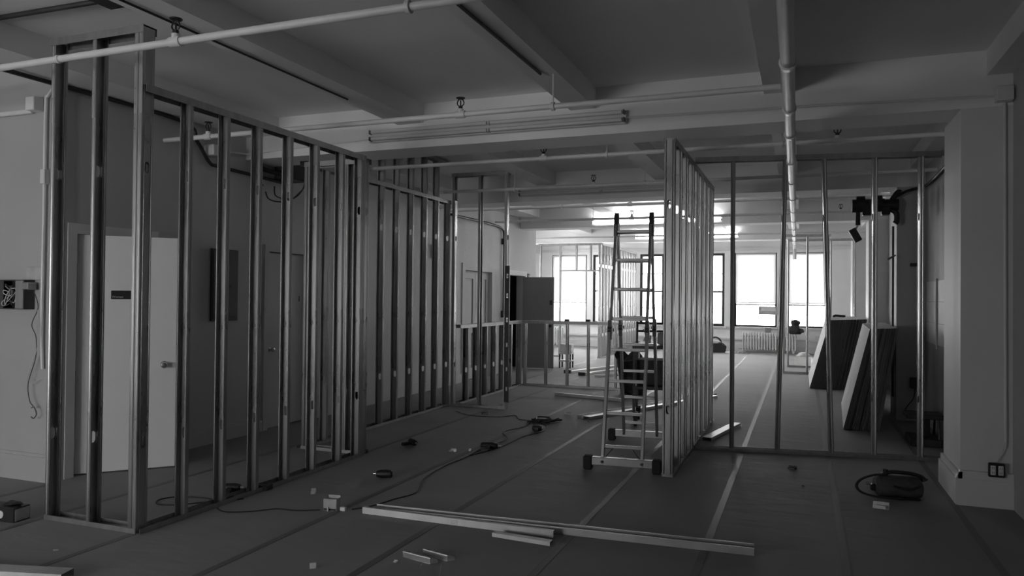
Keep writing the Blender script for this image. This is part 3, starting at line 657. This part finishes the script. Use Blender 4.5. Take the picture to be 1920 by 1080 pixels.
tag(MB().tube(spline([(1.12, 10.74, 2.12), (1.08, 10.6, 2.10), (1.02, 10.5, 2.06)], 5), .012, 8).build('bracket', 'steel_dull', None, True), 'short bent bracket sticking out of the second pier', 'bracket')
tag(MB().bbox(1.30, 1.38, 10.76, 10.80, 1.98, 2.02, .004).build('wall_hook', 'dark_metal'), 'small dark hook on the face of the second pier', 'hook')
tag(MB().bbox(1.30, 1.42, 10.72, 10.80, .42, .56, .006).build('outlet_box', 'dark_metal'), 'dark outlet box low on the second pier', 'outlet')
cab([(1.35, 10.73, .42), (1.33, 10.70, .30), (1.26, 10.68, .2), (1.22, 10.68, .12)], .006, 'cable hanging from the outlet box on the second pier')
# dark shop stool beside right wall
so = thing('tool_case', 'dark tool case standing in the shade by the right wall', 'tool case', (1.22, 9.15, 0))
MB().bbox(-.14, .16, -.22, .22, .0, .08, .008).build('case_base', 'dark_metal', so); MB().bbox(-.05, .07, -.06, .06, .08, .28, .01).build('motor', 'black_plastic', so); MB().bbox(-.17, .19, -.16, .16, .28, .33, .008).build('case_top', 'dark_metal', so)
for s in (-1, 1): MB().cyl((.14, s*.18, .08), (.14, s*.12, .28), .012, n=8).build('leg', 'dark_metal', so)

# ================================================================== FAR ROOM
def radiator(label, x0, x1, y, h):
    n = max(4, round((x1-x0)/.075)); root = thing('radiator', label, 'radiator', ((x0+x1)/2, y, 0), 0, 'cast iron radiators')
    mb = MB()
    for yy in (-.055, .055): mb.tube(spline([(0, yy, .08), (0, yy, h-.05), (0, yy*.6, h-.012), (0, 0, h)], 4), .021, 8)
    mb.cyl((-.037, 0, .12), (.037, 0, .12), .03, n=10); mb.cyl((-.037, 0, h-.09), (.037, 0, h-.09), .028, n=10)
    me = mb.mesh('section', 'radiator_paint', True)
    for i in range(n): inst('section', me, root, (-(x1-x0)/2+.0375+i*.075, 0, 0))
    for s in (-1, 1): MB().cyl((s*((x1-x0)/2-.05), 0, 0), (s*((x1-x0)/2-.05), 0, .1), .035, n=10).build('foot', 'radiator_paint', root, True)
    MB().cyl((-(x1-x0)/2-.1, 0, .12), (-(x1-x0)/2, 0, .12), .02, n=8).build('valve_pipe', 'radiator_paint', root, True)
    return root
radiator('white cast iron radiator under the right wide window', -1.62, -.15, 22.72, .56)
radiator('white cast iron radiator under the far left window', -7.5, -6.85, 22.0, .62)
tag(MB().bbox(-.98, -.82, 22.68, 22.78, .585, .73, .01).build('paint_can', 'box_card'), 'small pale box on the right radiator', 'box')
db = thing('duffel_bag', 'dark bundle slumped on the right end of the radiator', 'bag', (-.16, 22.55, .56))
def blob(name, prof, mtl, parent, seed, sx=1, sy=1, amp=.12, loc=(0, 0, 0)):
    random.seed(seed); mb = MB(); n = 18; vs = []; fs = []
    ph = [random.uniform(0, 6.28) for _ in range(4)]
    for j, (r, h) in enumerate(prof):
        for i in range(n):
            t = 2*math.pi*i/n; q = 1+amp*(math.sin(3*t+ph[0]+j)+.6*math.sin(5*t+ph[1]-j*1.3))
            vs.append((r*sx*q*math.cos(t)+loc[0], r*sy*q*math.sin(t)+loc[1], h*(1+.05*math.sin(2*t+ph[2]))+loc[2]))
    for j in range(len(prof)-1):
        for i in range(n): fs.append((j*n+i, j*n+(i+1) % n, (j+1)*n+(i+1) % n, (j+1)*n+i))
    fs += [tuple(range(n-1, -1, -1)), tuple(range((len(prof)-1)*n, len(prof)*n))]
    return mb.add(vs, fs).build(name, mtl, parent, True)
blob('bag_body', [(.12, 0), (.18, .06), (.17, .16), (.12, .22), (.10, .26), (.13, .32), (.11, .38), (.03, .40)], 'dark_cloth', db, 11, 1.0, .8)
blob('bag_flap', [(.05, 0), (.08, .04), (.06, .10), (.02, .12)], 'canvas', db, 12, 1, 1, .1, (.16, -.05, .05))
tb = thing('tool_bag', 'dark tool bag with a round handle by the far wall', 'bag', (-2.32, 22.3, 0))
mb = MB(); mb.prism([(-.28, 0), (.28, 0), (.30, .17), (.2, .26), (-.2, .26), (-.3, .17)], -.16, .16, 'y'); mb.build('bag_body', 'dark_cloth', tb)
MB().tube([(.17*math.cos(t*.35), 0, .24+.19*math.sin(t*.35)) for t in range(10)], .022, 8).build('handle', 'dark_cloth', tb, True)
blob('cloth', [(.2, 0), (.22, .04), (.12, .09), (.03, .1)], 'tile_pale', tb, 15, 1, .7, .1, (-.05, -.02, .26))
def rag(name, label, x, y, r, h, mtl, seed, sx=1, sy=1): return tag(blob(name, [(r, 0.003), (r*.95, h*.4), (r*.6, h*.85), (r*.15, h)], mtl, None, seed, sx, sy, .14, (x, y, 0)), label, 'debris')
rag('rubble_heap', 'pale heap of scraps beside the tool bag', -1.88, 22.1, .11, .06, 'tile_pale', 21, 1.5, .7)
rag('rubble_heap', 'pale heap of scraps left of the right radiator', -1.60, 22.2, .08, .08, 'plaster', 22, 1.4, .7)
rag('rubble_heap', 'pale rags on the floor right of the right radiator', .05, 21.7, .12, .12, 'tile_pale', 23, 1.4, .7)
rag('black_bag', 'small black bag on the floor by the right far window', .50, 21.3, .16, .26, 'dark_cloth', 24)
tag(MB().bbox(.38, .53, 22.94, 23.0, .36, .50, .008).build('outlet_box', 'radiator_paint'), 'grey outlet box under the rightmost far window', 'outlet')
tag(MB().bbox(-1.17, -.65, 22.985, 23.0, 1.09, 1.33, .004).build('notice', 'plaster'), 'grey notice panel in the right wide window', 'notice')
tag(MB().box(-1.10, -.70, 22.98, 22.985, 1.20, 1.30).build('notice_strip', 'tile_pale'), 'white strip on the grey window notice', 'notice')
# boxes and stud bundle in far left
st = thing('step_stool', 'small pale step stool beside the grey door', 'stool', (-4.80, 15.7, 0))
for z in (.14, .30): MB().bbox(-.14, .14, -.12, .12, z, z+.035, .005).build('step', 'tile_pale', st)
for sx in (-1, 1):
    for sy in (-1, 1): MB().bbox(sx*.12-.015, sx*.12+.015, sy*.10-.015, sy*.10+.015, 0, .30, .003).build('leg', 'dark_metal', st)
MB().bbox(-.12, .14, -.08, .1, .335, .52, .01).build('carton', 'tile_pale', st)
def loose(label, a, b, zoff=0.0, web=WEB, mode='up', mtl='steel_matte', group='loose steel studs on the floor', name='loose_stud', sticker=None, fl=.036):
    """stud lying on the floor from a to b; mode up = open side up, down = web up, side = on its flange"""
    a = Vector((a[0], a[1], zoff)); b = Vector((b[0], b[1], zoff)); L = (b-a).length; ang = math.atan2(b.y-a.y, b.x-a.x)
    o = thing(name, label, 'metal stud', a+Vector((0, 0, .003)), ang, group); mb = MB()
    t = .002
    if mode == 'up': mb.box(0, L, -web/2, web/2, 0, t); mb.box(0, L, -web/2, -web/2+t, t, fl); mb.box(0, L, web/2-t, web/2, t, fl); mb.box(0, L, -web/2+t, -web/2+.01, fl-t, fl); mb.box(0, L, web/2-.01, web/2-t, fl-t, fl)
    elif mode == 'down': mb.box(0, L, -web/2, web/2, fl-t, fl); mb.box(0, L, -web/2, -web/2+t, 0, fl-t); mb.box(0, L, web/2-t, web/2, 0, fl-t)
    else: mb.box(0, L, 0, t, 0, web); mb.box(0, L, t, fl, 0, t); mb.box(0, L, t, fl, web-t, web); mb.box(0, L, fl-t, fl, t, .01); mb.box(0, L, fl-t, fl, web-.01, web-t)
    mb.build('channel', mtl, o)
    if sticker: 
        s = MB().box(sticker+.07, sticker+.115, -.0014, -.0002, .006, web-.008).build('sticker', 'sticker', o, label='small printed white sticker')
    return o
loose('short steel track piece cut off by the lower left edge', (-4.7, 2.62), (-3.67, 2.90), web=.10, mode='down', fl=.04)
loose('long galvanised track lying across the foreground floor', (-2.83, 4.62), (-.26, 4.76), mode='up', fl=.045)
loose('shorter stickered stud lying along the foreground track', (-2.88, 4.55), (-1.47, 4.56), mode='side', web=.045, fl=.03, sticker=.62)
loose('short offcut stud in front of the foreground track', (-1.84, 4.46), (-1.44, 4.43), mode='down', web=.05, fl=.025)
loose('thin stud lying before the crossing half wall', (-3.60, 11.18), (-2.47, 10.92), mode='side', web=.045)
loose('upper of the two long studs lying behind the ladder', (-2.62, 9.20), (-1.30, 12.3), mode='up')
loose('lower of the two long studs lying behind the ladder', (-2.52, 9.16), (-1.25, 12.0), mode='down')
loose('bright flat stud lying beside the end on partition', (-.95, 8.33), (-.73, 9.47), mode='down', web=.10)
for k, (lab, a, b) in enumerate([('brightest of the far studs fanned on the floor', (-4.42, 14.6), (-3.0, 19.2)), ('middle one of the far studs fanned on the floor', (-4.05, 14.3), (-2.8, 18.4)), ('nearest of the far studs fanned on the floor', (-3.7, 14.1), (-2.5, 16.0))]):
    loose(lab, a, b, mode='down' if k < 2 else 'up', group='far studs on the floor')
for p, lab in (((-4.42, 14.57), 'dark offcut at the end of the brightest far stud'), ((-4.03, 14.27), 'dark offcut at the end of the middle far stud')):
    tag(MB().bbox(p[0]-.07, p[0]+.07, p[1]-.05, p[1]+.03, 0, .07, .004).build('offcut', 'dark_metal'), lab, 'offcut')

# rubbish bin with black bag behind the ladder
bn = thing('rubbish_bin', 'black bag lined rubbish bin behind the ladder', 'bin', (-2.52, 11.9, 0))
blob('bin_bag', [(.19, .002), (.205, .12), (.215, .30), (.23, .42), (.24, .50), (.25, .56), (.22, .575), (.17, .50), (.10, .44)], 'bag_plastic', bn, 31, 1.05, .9, .02)
mb = MB(); mb.add([(-.22, -.05, .48), (-.30, -.03, .62), (-.24, .02, .74), (-.14, .0, .68), (-.02, -.04, .58), (-.10, -.08, .46), (-.22, -.02, .48), (-.29, 0, .62), (-.235, .04, .73), (-.14, .03, .67), (-.02, .0, .58), (-.10, -.04, .46)],
    [(0, 1, 2, 3, 4, 5), (11, 10, 9, 8, 7, 6)]+[(i, (i+1) % 6, 6+(i+1) % 6, 6+i) for i in range(6)]).build('bag_flap', 'bag_plastic', bn)
MB().bbox(.04, .12, -.12, -.04, .40, .86, .006).build('offcut_board', 'tile_pale', bn)
blob('rubbish', [(.12, .40), (.16, .50), (.12, .60), (.04, .66)], 'canvas', bn, 33, 1, 1, .2, (.02, .02, .02))
# utility cart behind the ladder
ct = thing('utility_cart', 'dark wheeled utility cart behind the ladder', 'cart', (-1.62, 9.25, 0), R(8))
for sx in (-1, 1):
    for sy in (-1, 1):
        MB().bbox(sx*.30-.016, sx*.30+.016, sy*.26-.016, sy*.26+.016, .16, 1.0 if sy > 0 else .92, .003).build('post', 'dark_metal', ct)
        c = MB(); c.cyl((sx*.28-.02, sy*.26, .075), (sx*.28+.02, sy*.26, .075), .075, n=18); c.build('wheel', 'rubber', ct, True)
        MB().bbox(sx*.28-.03, sx*.28+.03, sy*.26-.02, sy*.26+.02, .09, .17, .004).build('caster_fork', 'dark_metal', ct)
for z in (.44, .93): MB().bbox(-.32, .32, -.28, .28, z, z+.04, .006).build('shelf', 'dark_metal', ct)
for sx in (-1, 1): MB().cyl((sx*.30, .26, .95), (sx*.30, .30, 1.24), .013, n=8).build('handle_post', 'dark_metal', ct, True)
for z in (1.12, 1.22): MB().cyl((-.30, .29, z), (.30, .29, z), .014, n=8).build('handle', 'dark_metal', ct, True)
tag(MB().bbox(-.28, .24, -.2, .22, 0, .30, .008).build('tool_chest', 'canvas'), 'dark tool chest on the lower cart shelf', 'tool chest').location = (-1.60, 9.27, .485)
tag(MB().bbox(-.10, .08, -.10, .10, 0, .14, .01).build('supply_box', 'box_card'), 'pale supply box on top of the cart', 'box').location = (-1.55, 9.3, .975)
tag(MB().tube([(-1.78, 9.2, 1.0), (-1.75, 9.2, 1.09)], [.05, .03], 10).build('screw_jar', 'tile_pale', None, True), 'small pale jar on top of the cart', 'jar')

# ================================================================== SMALL THINGS ON THE FLOOR
jb = thing('paper_carton', 'small pale cardboard carton with one open flap in front of the stud row', 'carton', (-3.13, 4.52, 0), R(8))
mb = MB(); mb.box(-.05, .05, -.002, .0, .018, .085); mb.box(-.05, -.048, 0, .06, 0, .085); mb.box(.048, .05, 0, .06, 0, .085); mb.box(-.04, .052, .058, .06, 0, .10); mb.box(-.05, .05, 0, .06, 0, .002); mb.build('carton_body', 'plaster', jb)
MB().box(-.045, .045, .006, .05, .003, .06).build('contents', 'black_plastic', jb); MB().cyl((-.012, -.012, .0), (-.012, -.006, .03), .007, n=8).build('plug', 'sign_white', jb, True)
cp = tag(MB().bbox(-.022, .022, -.014, .014, 0, .028, .004).build('coupler', 'tile_pale'), 'small white coupler touching the pale carton', 'coupler'); cp.location = (-3.045, 4.56, 0)
bb = thing('black_box', 'black box with a pale label at the lower left edge', 'box', (-4.975, 3.45, 0), R(6))
MB().bbox(-.20, .09, 0, .125, 0, .095, .004).build('box_body', 'black_plastic', bb); MB().box(.0905, .092, .008, .117, .008, .087).build('paper_label', 'plaster', bb); MB().cyl((-.02, -.001, .05), (-.02, -.006, .05), .026, n=16).build('round_label', 'tile_pale', bb)
blob('cable_coil', [(.03, .095), (.045, .105), (.03, .115)], 'black_plastic', bb, 3, 1.4, 1, .2, (0, .08, 0))
def scrap(label, x, y, pts, mtl='scrap_metal', rz=0, name='metal_scrap', th=.0015):
    """bent offcut: angle strip with an upstanding leg"""
    mb = MB(); w_, d, h = [q*.72 for q in pts]; mb.box(-w_/2, w_/2, -d/2, d/2, 0, th); mb.box(-w_/2, w_/2, d/2-th, d/2, th, h); mb.prism([(-d/2, th), (-d/2+th, th), (-d/2+th, h*.6), (-d/2, h*.5)], -w_/2, w_/2*.6, 'x')
    o = mb.build(name, mtl); o.location = (x, y, .002); o.rotation_euler = (0, 0, R(rz)); tag(o, label, 'scrap', 'metal scraps on the floor'); return o
scrap('bent offcut by the dark tool at right, coloured pale for its shine', .555, 6.17, (.15, .08, .055), 'tile_pale', rz=-8)  # pale matt colour paints in the reflection of shiny metal
scrap('small bright offcut above the pale carton', -3.52, 4.86, (.05, .05, .05), 'plaster', 30)
scrap('shiny screw strip at the near end of the cable', -3.22, 6.72, (.09, .06, .035), rz=5)
scrap('white wire nut beside the shiny screw strip', -3.07, 6.80, (.03, .03, .03), 'tile_pale', 10)
scrap('dark clip behind the white wire nut', -2.93, 6.86, (.12, .05, .05), 'dark_metal', 15)
scrap('shiny crumpled offcut before the short return wall', -3.84, 8.98, (.13, .05, .05), rz=45)
scrap('bright offcut left of the long studs behind the ladder', -2.85, 9.42, (.12, .07, .05), rz=10)
scrap('tiny offcut at the end of the long studs', -2.45, 9.02, (.06, .04, .05), rz=-20)
scrap('grey offcut under the right stud frame', -.07, 7.26, (.10, .06, .04), 'panel_grey', -10)
scrap('tiny dark crumb before the right stud frame', .02, 6.62, (.03, .02, .012), 'steel_dull', 40)
scrap('tiny bright clip at the lower left floor', -4.14, 3.19, (.04, .012, .008), 'steel_dull', rz=30)
scrap('bright clip cut off by the bottom edge', -2.56, 3.54, (.05, .03, .035), 'tile_pale', 40)
scrap('tiny white chip left of the foreground offcuts', -2.18, 3.80, (.03, .02, .015), 'tile_pale', 5)
scrap('small bright dust clip inside the left partition', -4.4, 6.0, (.06, .03, .02), rz=5)
# foreground folded metal offcuts
for k, (lab, x, y, rz, L) in enumerate([('upper of the two folded offcuts in the foreground', -1.98, 3.98, -14, .22), ('lower of the two folded offcuts in the foreground', -2.06, 3.90, -12, .24)]):
    mb = MB(); mb.prism([(-L/2, -.03), (L*.36, -.035), (L/2, 0), (L*.36, .035), (-L/2, .04)], 0, .002, 'z'); mb.prism([(-.03, .002), (-.028, .002), (-.028, .035), (-.03, .03)], -L/2, L*.36, 'x')
    o = mb.build('folded_offcut', 'steel_matte'); o.location = (x, y, .003+k*.0); o.rotation_euler = (R(6), 0, R(rz)); tag(o, lab, 'scrap', 'metal scraps on the floor')
fr = thing('wire_bracket', 'small bracket of thin rods at the bottom edge', 'bracket', (-1.87, 3.62, 0), R(20))
for s in (-1, 1): MB().tube([(s*.055, 0, .003), (s*.055, .06, .05), (s*.055, .10, .055)], .0035, 6).build('rod', 'aluminium', fr, True)
MB().tube([(-.055, 0, .003), (.055, 0, .003)], .0035, 6).build('rod', 'aluminium', fr, True)
# power tools and cords
def cord(label, pts, r=.0045, mtl='cable'): return tag(MB().tube(spline([(x, y, r+.001) for x, y in pts], 6), r, 6).build('cord', mtl, None, True), label, 'cord', 'cords on the floor')
cord('black cord looping inside the left partition', [(-3.90, 4.52), (-4.0, 4.42), (-4.2, 4.42), (-4.40, 4.36), (-4.45, 4.25), (-4.36, 4.16), (-4.2, 4.22), (-4.05, 4.42), (-4.02, 4.55)])
cord('black cord from the left partition to the pale carton', [(-3.90, 4.25), (-3.78, 4.20), (-3.62, 4.28), (-3.5, 4.40), (-3.35, 4.42), (-3.20, 4.50)])
cord('black cord running from the pale carton to the tangle', [(-3.0, 4.60), (-2.92, 4.72), (-2.86, 4.95), (-2.80, 5.2), (-2.95, 5.6), (-3.0, 6.1), (-2.98, 6.5), (-3.0, 7.0), (-2.95, 7.5), (-3.15, 7.9), (-3.05, 8.3), (-3.1, 8.7)])
cord('second black cord beside the one from the carton', [(-2.97, 6.6), (-2.86, 7.1), (-2.85, 7.7), (-2.75, 8.1), (-2.85, 8.5), (-3.1, 8.75)])
cord('black cord from the short return wall to the tangle', [(-4.3, 9.05), (-4.05, 8.85), (-3.9, 8.8), (-3.6, 8.85), (-3.45, 9.05), (-3.3, 8.8), (-3.1, 8.75)])
tg = thing('cord_tangle', 'tangle of black cord on the floor before the half wall', 'cord', (-3.0, 8.72, 0))
for k in range(4):
    random.seed(60+k); p = [(random.uniform(-.15, .05), random.uniform(-.12, .12), .01+.01*random.random())]+[(random.uniform(-.15, .25), random.uniform(-.18, .18), random.uniform(.01, .05)) for _ in range(5)]
    MB().tube(spline(p, 6), .010, 6).build('strand', 'cable', tg, True)
tool = lambda lab, x, y, rz, L=.24: _tool(lab, x, y, rz, L)
def _tool(lab, x, y, rz, L):
    L *= .8; t = thing('screw_gun', lab, 'power tool', (x, y, 0), R(rz), 'power tools on the floor')
    b = MB(); b.lathe([(.022, -L*.45), (.032, -L*.4), (.034, 0), (.026, L*.18), (.02, L*.2)], (0, 0, .036), 14, 'x'); b.build('motor_body', 'black_plastic', t, True)
    MB().cyl((L*.2, 0, .036), (L*.33, 0, .036), .014, .010, n=10).build('chuck', 'scrap_metal', t, True)
    h = MB(); h.M = Matrix.Translation((-L*.2, 0, .03)) @ Matrix.Rotation(R(90), 4, 'X') @ Matrix.Rotation(R(12), 4, 'Y'); h.bbox(-.02, .025, -.016, .016, 0, .13, .006); h.build('grip', 'black_plastic', t)
    return t
_tool('black screw gun lying inside the left partition', -4.10, 4.66, 20, .26)
_tool('screw gun with bright tip before the left stud row', -3.30, 5.50, 200, .26)
_tool('black screw gun at the near end of the twin cords', -2.90, 6.98, 10, .34)
_tool('black tool lying behind the end of the left partition', -3.70, 6.80, -35, .24)
_tool('dark tool lying right of the cord tangle', -2.80, 8.12, 5, .22)
tag(MB().bbox(-4.02, -3.90, 4.78, 4.86, 0, .04, .006).build('battery_pack', 'canvas'), 'dark battery pack inside the left partition', 'battery')
# dark hoist/vacuum tool at right
vt = thing('floor_tool', 'dark canister tool with a looped hose on the floor at right', 'power tool', (.70, 6.60, 0), R(6))
vt.scale = (.85, .9, .60)
mb = MB(); mb.lathe([(.10, -.20), (.135, -.17), (.14, .12), (.12, .18), (.06, .20)], (.02, 0, .13), 22, 'x'); mb.build('canister', 'floor_tool_skin', vt, True)
mb = MB(); mb.tube(spline([(-.12, .0, .26), (-.05, .0, .31), (.1, .0, .31), (.2, 0, .28), (.24, 0, .23)], 6), [.018]+[.026]*22+[.034]*2, 10); mb.build('grip', 'black_plastic', vt, True)
MB().cyl((-.09, 0, .27), (-.09, 0, .345), .022, n=10).build('valve', 'black_plastic', vt, True)
mb = MB(); mb.tube(spline([(-.09, -.02, .285), (-.2, -.02, .26), (-.30, -.03, .20), (-.345, -.05, .12), (-.31, -.08, .05), (-.2, -.11, .018), (-.08, -.13, .016), (.03, -.14, .02)], 6), .014, 8); mb.build('hose', 'rubber', vt, True)
mb = MB(); mb.tube(spline([(-.05, -.15, .18), (.02, -.155, .15), (.09, -.155, .15), (.15, -.15, .19)], 6), .014, 8); mb.build('strap', 'rubber', vt, True)
MB().bbox(-.22, -.10, -.05, .03, .06, .15, .012).build('motor_head', 'black_plastic', vt); MB().cyl((-.26, -.02, .15), (-.22, -.02, .15), .02, n=10).build('nozzle', 'scrap_metal', vt, True)
MB().bbox(-.12, .18, -.13, .13, 0, .03, .01).build('foot_plate', 'black_plastic', vt)
